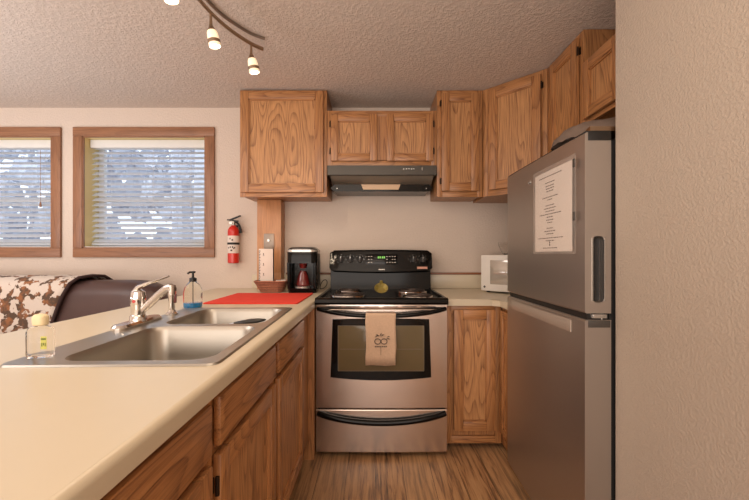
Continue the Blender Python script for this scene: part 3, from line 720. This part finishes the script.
# ------------------------------------------------------------------ stove
def stove():
    x0, x1 = -0.342, 0.418; w_ = x1-x0
    t = thing('electric_stove', 'freestanding stainless electric stove with black coil cooktop', 'stove', (x0, 0, 0))
    m = MB(); m.box(0.004, w_-0.004, 2.165, 2.86, 0.03, 0.885, bev=0.003); m.build('body', BLACKM, t)
    # cooktop with raised rim
    m = MB()
    m.prism([(2.118, 0.888), (2.112, 0.900), (2.116, 0.918), (2.13, 0.926), (2.145, 0.926), (2.165, 0.916), (2.80, 0.916), (2.80, 0.886), (2.16, 0.886)], -0.004, w_+0.004, 'x')
    for s in (0, 1):
        a = -0.004 if s == 0 else w_-0.018
        m.box(a, a+0.022, 2.14, 2.79, 0.90, 0.926, bev=0.005)
    m.build('cooktop', BLACK, t)
    # backguard
    m = MB()
    m.prism([(2.745, 0.916), (2.765, 1.02), (2.765, 1.06), (2.90, 1.06), (2.90, 0.916)], 0.010, w_-0.002, 'x')
    m.build('backguard_base', BLACK, t)
    m = MB(); n = 24; L = []
    for i in range(n+1):
        u = i/n; x = 0.006+u*(w_-0.002); e = abs(2*u-1)
        bot = 1.050-0.012*(1-e**2)
        top = 1.212-0.006*e**2
        rr = 0.0 if e < 0.93 else (e-0.93)/0.07*0.02
        L.append([Vector((x, 2.725, bot+rr)), Vector((x, 2.708-0.004*(1-e*e), bot+0.012+rr)), Vector((x, 2.735-0.004*(1-e*e), top-0.012-rr)), Vector((x, 2.745, top-rr)), Vector((x, 2.90, top-rr)), Vector((x, 2.90, bot+rr))])
    m.loft(L); m.build('control_panel', DARKGREY if False else BLACK, t)
    def fy(z): return 2.704+(z-1.06)/(1.193-1.06)*0.027
    for k, x in enumerate((0.091, 0.160, 0.231, 0.623, 0.694)):
        z = 1.142
        m = MB(); m.cyl((x, fy(z)-0.001, z), (x, fy(z)-0.018, z-0.003), 0.024, 0.021, 24)
        m.box(x-0.005, x+0.005, fy(z)-0.030, fy(z)-0.015, z-0.021, z+0.021, 1, 0.003)
        o = m.build('control_knob', [BLACKM, DARKGREY], t)
        m = MB(); m.box(x-0.0012, x+0.0012, fy(z)-0.0315, fy(z)-0.029, z+0.006, z+0.02); m.build('pointer', SILVER, o)
        for a in (-2.4, -1.6, -0.8, 0, 0.8, 1.6, 2.4):
            m = MB(); m.obox(Vector((x+0.031*math.sin(a), fy(z+0.031*math.cos(a))+0.0002, z+0.031*math.cos(a))), (0.003, 0.003, 0.002), Matrix.Identity(4)); m.build('dial_mark', SILVER, t)
    rx = Matrix.Rotation(math.atan2(0.027, 0.133)*-1, 4, 'X')
    m = MB(); m.obox(Vector((0.3915, fy(1.14)+0.002, 1.14)), (0.235, 0.006, 0.078), rx, bev=0.001); o = m.build('display', BGLASS, t)
    m = MB()
    for k in range(4): m.obox(Vector((0.367+0.013*k+(0.004 if k > 1 else 0), fy(1.155)-0.002, 1.155)), (0.009, 0.002, 0.015), rx)
    m.build('clock_digits', GREENLED, o)
    m = MB()
    for i in range(3):
        for j, xx in enumerate((0.285, 0.305, 0.42, 0.44, 0.46, 0.478)):
            if i == 1 and j in (3,): continue
            zz = 1.162-0.022*i; m = MB(); m.obox(Vector((xx+0.011, fy(zz)-0.0018, zz)), (0.010, 0.002, 0.004), rx); m.build('touch_button', SILVER, t)
    m = MB()
    for k in range(6): m.obox(Vector((0.372+0.0075*k, 2.7065, 1.066)), (0.005, 0.003, 0.008), rx)
    m.build('maker_mark', SILVER, t)
    m = MB(); m.obox(Vector((0.690, 2.7085, 1.078)), (0.075, 0.003, 0.016), rx); o = m.build('sticker', plain('pink_sticker', S(206, 150, 130)), t)
    # burners
    for (bx, by, r) in ((-0.188, 2.64, 0.078), (-0.172, 2.36, 0.100), (0.253, 2.61, 0.100), (0.268, 2.30, 0.080)):
        bx -= x0
        m = MB(); m.lathe((bx, by, 0.916), [(r+0.014, 0.0), (r+0.012, 0.004), (r+0.006, 0.004), (r*0.9, -0.0), (0.02, 0.0005), (0, 0.0005)], 36); o = m.build('drip_pan', CHROME, t)
        m = MB(); P = []; turns = 4.2
        for k in range(int(turns*28)):
            a = 2*PI*k/28; rr = 0.02+(r-0.02)*k/(turns*28); P.append((bx+rr*math.cos(a), by+rr*math.sin(a), 0.9235))
        m.tube(P, 0.0042, 6); m.build('burner_coil', plain('coil_metal', S(86, 76, 72), 0.45, 0.6), t)
    # front trim strip above the door, with vent slots
    m = MB(); m.box(0, w_, 2.135, 2.17, 0.862, 0.889, bev=0.002); m.build('front_trim', STEEL_STOVE, t)
    for k in range(6): m = MB(); a = 0.06+k*0.11; m.box(a, a+0.085, 2.1335, 2.136, 0.871, 0.876); m.build('vent_slot', BLACKM, t)
    def bowed(zb, zt, name, mat, dep=0.02, yb=2.165, n=20):
        m = MB(); L = []
        for i in range(n+1):
            u = i/n; e = (2*u-1)**2; yf = 2.132+0.006*e
            L.append([Vector((u*w_, yf+0.003, zb)), Vector((u*w_, yf, zb+0.005)), Vector((u*w_, yf, zt-0.005)), Vector((u*w_, yf+0.003, zt)), Vector((u*w_, yb, zt)), Vector((u*w_, yb, zb))])
        m.loft(L); return m.build(name, mat, t, ang=18)
    d = bowed(0.283, 0.860, 'oven_door', STEEL_STOVE)
    dr = bowed(0.028, 0.276, 'storage_drawer', STEEL_STOVE)
    # oven window: black surround with curved bottom edge, inner pane
    wx0, wx1, wz0, wz1 = 0.084, 0.668, 0.466, 0.802
    m = MB(); pl = []; n = 16
    for i in range(n+1): u = i/n; pl.append((wx0+u*(wx1-wx0), wz0-0.018*(1-(2*u-1)**2)))
    for i in range(n+1): u = i/n; pl.append((wx1-0.012-u*(wx1-wx0-0.024), wz1+0.006*(1-(2*u-1)**2)))
    m.loft([[Vector((u, 2.1300, v)) for u, v in pl], [Vector((u, 2.150, v)) for u, v in pl]]); m.build('window_surround', BGLASS, d)
    m = MB(); m.box(0.128, 0.625, 2.1285, 2.134, 0.503, 0.765, bev=0.001); m.build('window_pane', OVENGLASS, d)
    m = MB(); m.box(0.14, 0.613, 2.1275, 2.1288, 0.628, 0.631); m.box(0.128, 0.625, 2.1278, 2.129, 0.763, 0.766); m.box(0.128, 0.625, 2.1278, 2.129, 0.502, 0.505)
    m.box(0.1270, 0.130, 2.1278, 2.129, 0.503, 0.765); m.box(0.6235, 0.6265, 2.1278, 2.129, 0.503, 0.765)
    m.build('rack_line', plain('rack_metal', S(120, 108, 92), 0.4, 0.5), d)
    # curved handles
    def arc(zc, sag, par, r=0.013, out=0.05, flat=1.0):
        P = []
        for i in range(31):
            u = i/30; e = (2*u-1)**2; ee = max(0, (abs(2*u-1)-0.9)/0.1)
            P.append((0.010+u*(w_-0.020), 2.132-out*(1-e**3)+0.006, zc-sag*(1-e)))
        m = MB(); m.tube(P, r, 14, flat=flat); m.build('handle', BLACK, par)
    arc(0.862, 0.036, d, 0.0125, 0.046)
    arc(0.256, 0.048, dr, 0.017, 0.022)
    for fx in (0.05, w_-0.05):
        for y in (2.21, 2.78): m = MB(); m.cyl((fx, y, 0.0), (fx, y, 0.031), 0.017, seg=16); m.build('foot', BLACKM, t)
    return t
stove()
# towel over the oven handle
def towel():
    cx, yh, zh = 0.036-0.003, 2.094, 0.8275
    t = thing('dish_towel', 'beige printed dish towel hanging over the oven door handle', 'towel', (cx, 0, 0))
    hw = 0.085; n = 14
    path = [(yh+0.030, 0.60), (yh+0.026, 0.70), (yh+0.020, 0.80), (yh+0.015, zh+0.006), (yh+0.006, zh+0.0145), (yh-0.006, zh+0.0150), (yh-0.0155, zh+0.006), (yh-0.0165, 0.80), (yh-0.018, 0.74), (yh-0.019, 0.66), (yh-0.020, 0.60), (yh-0.019, 0.552)]
    m = MB(); bm = m.bm; g = []
    for j, (y, z) in enumerate(path):
        row = []
        for i in range(n+1):
            u = i/n; wv = 0.0025*math.sin(u*9+z*14)*(1 if j > 6 else 0.0)
            row.append(bm.verts.new((-hw+2*hw*u+(0.003*math.sin(z*30) if j > 6 else 0), y-abs(wv), z+(0.002*math.sin(u*7) if j == 11 else 0))))
        g.append(row)
    for a, b in zip(g[:-1], g[1:]):
        for i in range(n): bm.faces.new((a[i], a[i+1], b[i+1], b[i]))
    o = m.build('towel_cloth', TOWEL, t)
    sm = o.modifiers.new('s', 'SOLIDIFY'); sm.thickness = 0.0025; sm.offset = 0
    m = MB(); y = yh-0.0245
    for cxx in (-0.018, 0.018):
        P = [(cxx+0.017*math.cos(a), y, 0.688+0.015*math.sin(a)) for a in [2*PI*k/16 for k in range(17)]]; m.tube(P, 0.0022, 6)
    for (a, b, c_, d_) in ((-0.035, 0.712, -0.008, 0.722), (-0.005, 0.716, 0.004, 0.735), (0.0, 0.716, 0.02, 0.727), (0.03, 0.702, 0.052, 0.700), (0.034, 0.71, 0.05, 0.716), (-0.028, 0.727, -0.01, 0.716)):
        m.tube([(a, y, b), ((a+c_)/2, y, (b+d_)/2+0.003), (c_, y, d_)], [0.0006, 0.003, 0.0006], 6)
    for k in range(7): m.box(-0.034+k*0.010, -0.027+k*0.010, y-0.0005, y+0.0005, 0.656, 0.662)
    m.box(-0.001, 0.001, y-0.0005, y+0.0005, 0.61, 0.655)
    m.build('towel_print', INK, t)
towel()
# spoon rest
t = thing('spoon_rest', 'small round amber glass dish at the centre of the cooktop', 'dish', (0.04, 2.36, 0.9165+0.026))
t.rotation_euler = (math.radians(42), 0, 0)
m = MB(); m.lathe((0, 0, 0), [(0.0, 0.0), (0.022, 0.0), (0.026, 0.004), (0.042, 0.026), (0.044, 0.030), (0.041, 0.030), (0.024, 0.008), (0.0, 0.006)], 28); m.build('bowl', GOLD, t)
m = MB(); m.obox(Vector((0, 0.042, 0.034)), (0.02, 0.006, 0.028), Matrix.Rotation(-0.4, 4, 'X'), bev=0.0025); m.build('tab', GOLD, t)

# ------------------------------------------------------------------ fridge
def fridge():
    fx, y0, y1 = 0.72, 1.27, 2.012
    t = thing('refrigerator', 'stainless top-freezer refrigerator against the right wall', 'refrigerator', (0, 0, 0))
    m = MB(); m.box(0.832, 1.345, y0+0.012, y1-0.002, 0.03, 1.585, bev=0.006); m.build('body', BLACKM, t)
    m = MB(); m.box(0.815, 0.834, y0+0.012, y1-0.012, 0.06, 1.575); m.build('door_gasket', RUBBER, t)
    for a in (y0+0.05, y1-0.05):
        for b in (0.87, 1.30): m = MB(); m.cyl((b, a, 0), (b, a, 0.032), 0.02, seg=14); m.build('foot', BLACKM, t)
    def slab(z0, z1, name):
        m = MB(); n = 16; L = []
        for i in range(n+1):
            u = i/n; e = (2*u-1); bow = 0.0045*e**4+0.0
            y = y0+u*(y1-y0); r = 0.006 if i in (0, n) else 0
            xf = fx+bow
            L.append([Vector((xf+0.005, y, z0)), Vector((xf, y, z0+0.006)), Vector((xf, y, z1-0.006)), Vector((xf+0.005, y, z1)), Vector((0.815, y, z1)), Vector((0.815, y, z0))])
        m.loft(L)
        return m
    # freezer door with a pocket handle in its near side
    m = slab(0.975, 1.600, 'freezer_door')
    fr = m.build('freezer_door', STEEL_FRIDGE, t)
    def cutter(x0, x1, ya, yb, z0, z1, r):
        c = MB(); c.box(x0, x1, ya, yb, z0, z1, bev=r, seg=4); o = c.build('cut', BLACKM); return o
    # boolean applied at once on the mesh
    cut = cutter(0.752, 0.790, y0-0.02, y0+0.03, 1.012, 1.242, 0.014)
    mo = fr.modifiers.new('b', 'BOOLEAN'); mo.operation = 'DIFFERENCE'; mo.object = cut; mo.solver = 'EXACT'
    dg = bpy.context.evaluated_depsgraph_get(); me = bpy.data.meshes.new_from_object(fr.evaluated_get(dg))
    fr.modifiers.clear(); fr.data = me; me.materials.clear(); me.materials.append(STEEL_FRIDGE)
    for p in me.polygons: p.material_index = 0; p.use_smooth = False
    bpy.data.objects.remove(cut)
    m = MB(); bz0, bz1 = 1.008, 1.246   # pocket frame
    m.box(0.748, 0.752, y0-0.002, y0+0.002, bz0+0.01, bz1-0.01); m.box(0.790, 0.794, y0-0.002, y0+0.002, bz0+0.01, bz1-0.01)
    m.box(0.754, 0.789, y0+0.022, y0+0.0295, 1.016, 1.238, 1)
    m.build('pocket_handle', [SILVER, BLACKM], fr)
    m = MB(); m.box(0.728, 0.812, y0-0.001, y1-0.004, 1.5995, 1.606, bev=0.002)
    m.box(0.735, 0.815, y0-0.0015, y0+0.004, 1.572, 1.604, bev=0.001); m.build('top_cap', BLACKM, fr)
    m = MB(); m.box(0.735, 0.81, y0+0.01, y1-0.01, 0.950, 0.978); m.build('door_gap', BLACKM, t)
    m = slab(0.045, 0.952, 'fridge_door'); lo = m.build('fridge_door', STEEL_FRIDGE, t)
    m = MB()  # grip scoop near the top of the lower door
    m.prism([(0.7225, 0.894), (0.7165, 0.900), (0.7165, 0.926), (0.7225, 0.936)], y0+0.082, y1-0.075, 'y') if False else None
    L = []
    for i in range(17):
        u = i/16; y = y0+0.085+u*(y1-0.075-y0-0.085); k = 0.0 if i in (0, 16) else 1
        L.append([Vector((0.7205, y, 0.892)), Vector((0.7185-0.0005*k, y, 0.897)), Vector((0.7185-0.0005*k, y, 0.932)), Vector((0.7205, y, 0.938)), Vector((0.7265, y, 0.938)), Vector((0.7265, y, 0.892))])
    m.loft(L); m.build('grip', SILVER if False else plain('grip_grey', S(186, 172, 160), 0.4, 0.4), lo)
    m = MB(); m.box(0.735, 0.812, y0-0.0012, y0+0.003, 0.926, 0.951, bev=0.001); m.build('textured_cap', DARKGREY, lo)
    m = MB(); m.box(0.750, 0.80, y0-0.003, y0+0.03, 0.958, 0.972, bev=0.002); m.cyl((0.79, y0+0.015, 0.94), (0.79, y0+0.015, 0.985), 0.006, seg=12); m.build('middle_hinge', SILVER, t)
    m = MB(); m.prism([(0.745, y0+0.004), (0.80, y0+0.002), (0.93, y0+0.02), (0.95, y0+0.07), (0.92, y0+0.10), (0.80, y0+0.06), (0.75, y0+0.04)], 1.607, 1.622, 'z'); m.build('top_hinge', NICKEL, t)
    # logo ring
    m = MB(); P = [(0.7195, 1.71+0.012*math.cos(a), 1.512+0.009*math.sin(a)) for a in [2*PI*k/20 for k in range(21)]]; m.tube(P, 0.0016, 6)
    m.box(0.7185, 0.7205, 1.706, 1.714, 1.509, 1.515); m.build('badge', SILVER, fr)
    # notice in plastic sleeve
    t2 = thing('notice_sheet', 'white printed notice in a clear plastic sleeve on the freezer door', 'notice', (0.7165, 0, 0))
    def sheet(ya, yb, za, zb, x, mat, name, curl=0.004, th=0.0006, n=12):
        m = MB(); L = []
        for i in range(n+1):
            u = i/n; y = ya+(yb-ya)*u; xx = x-curl*(u*(1-u))*1.5-0.0012
            L.append([Vector((xx, y, za)), Vector((xx, y, zb)), Vector((xx+th, y, zb)), Vector((xx+th, y, za))])
        m.loft(L); return m.build(name, mat, t2)
    sheet(1.335, 1.642, 1.190, 1.522, -0.0005, PAPER, 'paper')
    sheet(1.305, 1.655, 1.180, 1.538, -0.0040, SLEEVE, 'plastic_sleeve')
    m = MB(); rows = [(1.498, 0.19), (1.472, 0.08), (1.458, 0.07), (1.447, 0.07), (1.436, 0.06), (1.412, 0.13), (1.401, 0.04), (1.378, 0.07), (1.366, 0.10), (1.354, 0.08), (1.342, 0.18), (1.330, 0.05), (1.318, 0.06), (1.307, 0.04), (1.284, 0.05), (1.272, 0.09), (1.261, 0.06), (1.244, 0.21), (1.233, 0.07), (1.203, 0.12)]
    for z, L_ in rows:
        y = 1.502-L_/2
        while y < 1.502+L_/2:
            wl = random.uniform(0.008, 0.018); m.box(-0.0040, -0.0034, y, min(y+wl, 1.502+L_/2), z, z+0.0035); y += wl+0.004
    m.lathe((-0.0037, 1.502, 1.212), [(0, 0), (0.006, 0.004), (0.002, 0.010), (0.005, 0.015), (0, 0.022)], 8, sx=0.12)
    m.build('printed_text', INK, t2)
    for z in (1.30, 1.49):
        m = MB(); m.box(-0.0075, -0.0045, 1.309, 1.321, z, z+0.03); m.build('clip', DARKGREY, t2)
fridge()
# crumpled bag on top of the fridge
m = MB(); n = 20; mm = 12; L = []
for i in range(n+1):
    u = i/n; y = 1.30+0.40*u; env = math.sin(PI*min(1, max(0.0, u*0.96+0.02)))**0.6; row = []
    for k in range(mm*2):
        a = 2*PI*k/(mm*2); rx, rz = 0.19*env, 0.10*env*(1-0.5*u)
        x = 0.925+rx*math.cos(a); z = 1.608+max(0.0, rz*math.sin(a))*1.0+random.uniform(0, 0.018)*env
        row.append(Vector((x, y+random.uniform(-0.004, 0.004), z)))
    L.append(row)
m.loft(L); 
for v in m.bm.verts: v.co.z = max(v.co.z, 1.612)
m.build('cloth_bag', GREYBAG); bpy.data.objects['cloth_bag'].location = (0, 0, 0.012)
tag(bpy.data.objects['cloth_bag'], 'crumpled grey bag lying on top of the refrigerator', 'bag')

# ------------------------------------------------------------------ microwave
def microwave():
    a = -PI/4
    t = thing('microwave', 'white microwave standing diagonally in the right counter corner', 'microwave', (0.750, 2.605, ZC+0.001), a)
    w_, d, h = 0.46, 0.32, 0.262
    m = MB(); m.box(0, w_, 0.02, d, 0.012, h, bev=0.004); m.build('body', WHITE, t)
    m = MB(); m.box(0, 0.35, 0, 0.0195, 0.012, h, bev=0.005); o = m.build('door', WHITE, t)
    m = MB(); m.box(0.07, 0.30, -0.0015, 0.001, 0.06, h-0.035, bev=0.001); m.build('door_window', plain('grey_glass', S(190, 180, 168), 0.08, 0.3, coat=1), o)
    m = MB(); m.box(0.352, w_, 0, 0.0195, 0.012, h, bev=0.005); c = m.build('control_panel', WHITE, t)
    m = MB(); m.box(0.37, 0.44, -0.001, 0.001, 0.2, 0.235); m.build('display', BGLASS, c)
    m = MB()
    for i in range(4):
        for j in range(3): m.box(0.372+j*0.024, 0.390+j*0.024, -0.0015, 0.001, 0.06+i*0.03, 0.078+i*0.03, bev=0.001)
    m.build('keypad', DARKGREY, c)
    m = MB(); m.cyl((0.028, -0.0015, 0.04), (0.028, 0.001, 0.04), 0.008, seg=16); m.build('badge', DARKGREY, o)
    for x in (0.03, w_-0.03):
        for y in (0.05, d-0.04): m = MB(); m.cyl((x, y, 0), (x, y, 0.013), 0.012, seg=12); m.build('foot', BLACKM, t)
    # glass bowl on top
    c = Matrix.Rotation(a, 3, 'Z') @ Vector((0.16, 0.10, 0))
    m = MB(); m.lathe((0.750+c.x, 2.605+c.y, ZC+0.001+h+0.0005), [(0, 0), (0.035, 0), (0.045, 0.008), (0.070, 0.06), (0.074, 0.085), (0.071, 0.085), (0.066, 0.06), (0.042, 0.012), (0, 0.006)], 28)
    tag(m.build('glass_bowl', glassy('bowl_glass', (0.96, 0.95, 0.94, 1), 0.12, 1.4)), 'clear glass bowl standing on top of the microwave', 'bowl')
microwave()

# ------------------------------------------------------------------ sofa and throw
def sofa():
    t = thing('sofa', 'dark brown leather sofa under the windows', 'sofa', (-3.35, 2.30, 0))
    L_ = 1.86   # right end at x = -1.49
    m = MB(); m.box(0.05, L_-0.05, -0.38, 0.52, 0.06, 0.32, bev=0.03, seg=3); m.build('base', LEATHER, t)
    for k in range(3):
        a = 0.18+k*0.50; m = MB(); m.box(a, a+0.495, -0.42, 0.22, 0.32, 0.47, bev=0.05, seg=4); m.build('seat_cushion', LEATHER, t)
    m = MB(); L = []
    n = 30
    for i in range(n+1):
        u = i/n; x = u*L_; e = max(0, (x-(L_-0.24))/0.24); e0 = max(0, (0.24-x)/0.24); s = max(e, e0)
        dz = 0.13*(1-math.sqrt(max(0, 1-s*s))) if s > 0 else 0; dy = 0.06*(1-math.sqrt(max(0, 1-s*s)))
        zt = 0.995-dz
        L.append([Vector((x, 0.24+dy, 0.30)), Vector((x, 0.20+dy, 0.45)), Vector((x, 0.18+dy, 0.70)), Vector((x, 0.20+dy, zt-0.10)), Vector((x, 0.235+dy, zt-0.035)), Vector((x, 0.29, zt-0.006)), Vector((x, 0.35, zt)), Vector((x, 0.42, zt-0.006)), Vector((x, 0.49-dy, zt-0.035)), Vector((x, 0.53-dy, zt-0.12)), Vector((x, 0.54, 0.30))])
    m.loft(L); m.build('backrest', LEATHER, t, ang=60)
    for a in (0.0, L_-0.18): m = MB(); m.box(a, a+0.18, -0.40, 0.45, 0.06, 0.64, bev=0.07, seg=4); m.build('armrest', LEATHER, t)
    for x in (0.1, L_-0.1):
        for y in (-0.33, 0.47): m = MB(); m.cyl((x, y, 0), (x, y, 0.061), 0.025, seg=12); m.build('foot', BLACKM, t)
    # throw: slopes at its right edge
    def edge(v): return 0.0
    t2 = thing('throw_blanket', 'cowhide-print throw draped over the left of the brown sofa', 'blanket', (-3.35, 2.30, 0))
    prof = [(0.165, 0.56), (0.160, 0.70), (0.168, 0.82), (0.180, 0.90), (0.205, 0.975), (0.25, 1.012), (0.35, 1.022), (0.45, 1.012), (0.52, 0.975), (0.557, 0.88), (0.560, 0.70)]
    xr = [1.12, 1.18, 1.215, 1.24, 1.265, 1.29, 1.31, 1.32, 1.325, 1.33, 1.33]
    m = MB(); bm = m.bm; g = []
    for j, (y, z) in enumerate(prof):
        g.append([bm.verts.new((0.28+(xr[j]-0.28)*i/24, y-0.004*math.sin(i*0.9), z+0.003*math.sin(i*1.7+j))) for i in range(25)])
    for a, b in zip(g[:-1], g[1:]):
        for i in range(24): bm.faces.new((a[i], a[i+1], b[i+1], b[i]))
    o = m.build('throw_cloth', COW, t2, ang=80); so = o.modifiers.new('s', 'SOLIDIFY'); so.thickness = 0.012; so.offset = 0
    m = MB(); m.tube([(xr[j]+0.008, y-0.002 if j < 5 else y, z+0.004) for j, (y, z) in enumerate(prof)], 0.011, 8); m.build('dark_binding', fabric('dark_binding', S(64, 44, 42)), t2)
sofa()

# ------------------------------------------------------------------ track light
def track():
    ctrl = [(-0.582, 1.912), (-0.624, 1.875), (-0.691, 1.753), (-0.726, 1.63), (-0.736, 1.543), (-0.755, 1.36), (-0.80, 1.22), (-0.87, 1.10), (-0.96, 1.0)]
    ctrl2 = [(-0.591, 1.968), (-0.650, 1.928), (-0.692, 1.859), (-0.739, 1.778), (-0.765, 1.666), (-0.775, 1.54), (-0.79, 1.38), (-0.84, 1.22), (-0.93, 1.08)]
    def smoothp(pts, z):
        P = []
        for i in range(len(pts)-1):
            for k in range(4): u = k/4; P.append(Vector((pts[i][0]*(1-u)+pts[i+1][0]*u, pts[i][1]*(1-u)+pts[i+1][1]*u, z)))
        P.append(Vector((*pts[-1], z)))
        for _ in range(4): P = [P[0]]+[(P[i-1]+P[i]*2+P[i+1])/4 for i in range(1, len(P)-1)]+[P[-1]]
        return P
    t = thing('track_light', 'curved brushed-nickel ceiling track holding three spotlights', 'ceiling light')
    ZR = 2.245
    m = MB(); m.tube(smoothp(ctrl, ZR), 0.0075, 10, flat=1.3); m.build('rail', NICKEL, t)
    m = MB(); m.tube(smoothp(ctrl2, H-0.0085), 0.0075, 8); m.build('ceiling_line', NICKEL_DULL, t)  # thin grey tube drawing a dark line along the ceiling above the rail
    m = MB(); m.lathe((-0.80, 1.26, H-0.03), [(0, 0), (0.05, 0.002), (0.06, 0.012), (0.06, 0.0295), (0, 0.0295)], 28); m.cyl((-0.765, 1.255, ZR), (-0.79, 1.26, H-0.02), 0.007, seg=10)
    m.build('ceiling_mount', NICKEL, t)
    for k, (x, y) in enumerate(((-0.628, 1.865), (-0.727, 1.63), (-0.757, 1.335))):
        m = MB(); m.cyl((x, y, ZR+0.008), (x, y, ZR-0.03), 0.006, seg=12); m.cyl((x, y, ZR-0.028), (x, y, ZR-0.062), 0.006, 0.008, 14)
        dx, dy = 0.012, -0.016   # slight tilt
        st = m.build('spot_stem', NICKEL, t)
        rot = Matrix.Rotation(-0.17, 4, 'Y') @ Matrix.Rotation(0.10, 4, 'X') @ Matrix.Diagonal((0.84, 0.84, 0.90, 1))
        def place(mb): 
            for v in mb.bm.verts: v.co = Vector((x, y, ZR-0.055)) + (rot @ v.co)
        m = MB(); m.lathe((0, 0, 0), [(0.010, 0.002), (0.016, -0.012), (0.024, -0.024), (0.020, -0.024), (0, -0.022)], 24); place(m); m.build('socket_cup', NICKEL, st)
        m = MB(); m.lathe((0, 0, 0), [(0.022, -0.022), (0.027, -0.035), (0.0295, -0.06), (0.030, -0.098), (0.027, -0.098), (0.026, -0.06), (0.02, -0.03)], 28); place(m); m.build('lamp_shade', LAMPG, st)
        m = MB(); m.lathe((0, 0, 0), [(0.0302, -0.066), (0.0318, -0.067), (0.0318, -0.082), (0.0302, -0.083), (0.0295, -0.075)], 28); place(m); m.build('metal_ring', NICKEL, st)
        m = MB(); m.lathe((0, 0, 0), [(0, -0.092), (0.024, -0.092), (0.026, -0.097), (0.0, -0.103)], 24); place(m); m.build('bulb', BULB, st)
        l = bpy.data.lights.new('spot_bulb_light', 'SPOT'); l.energy = 7; l.color = (1.0, 0.78, 0.55); l.spot_size = 2.4; l.spot_blend = 0.8; l.shadow_soft_size = 0.025
        lo = bpy.data.objects.new('spot_bulb_light', l); COL.objects.link(lo); lo.location = Vector((x, y, ZR-0.055))+(rot @ Vector((0, 0, -0.115))); lo.rotation_euler = (0.10, -0.17, 0)
track()
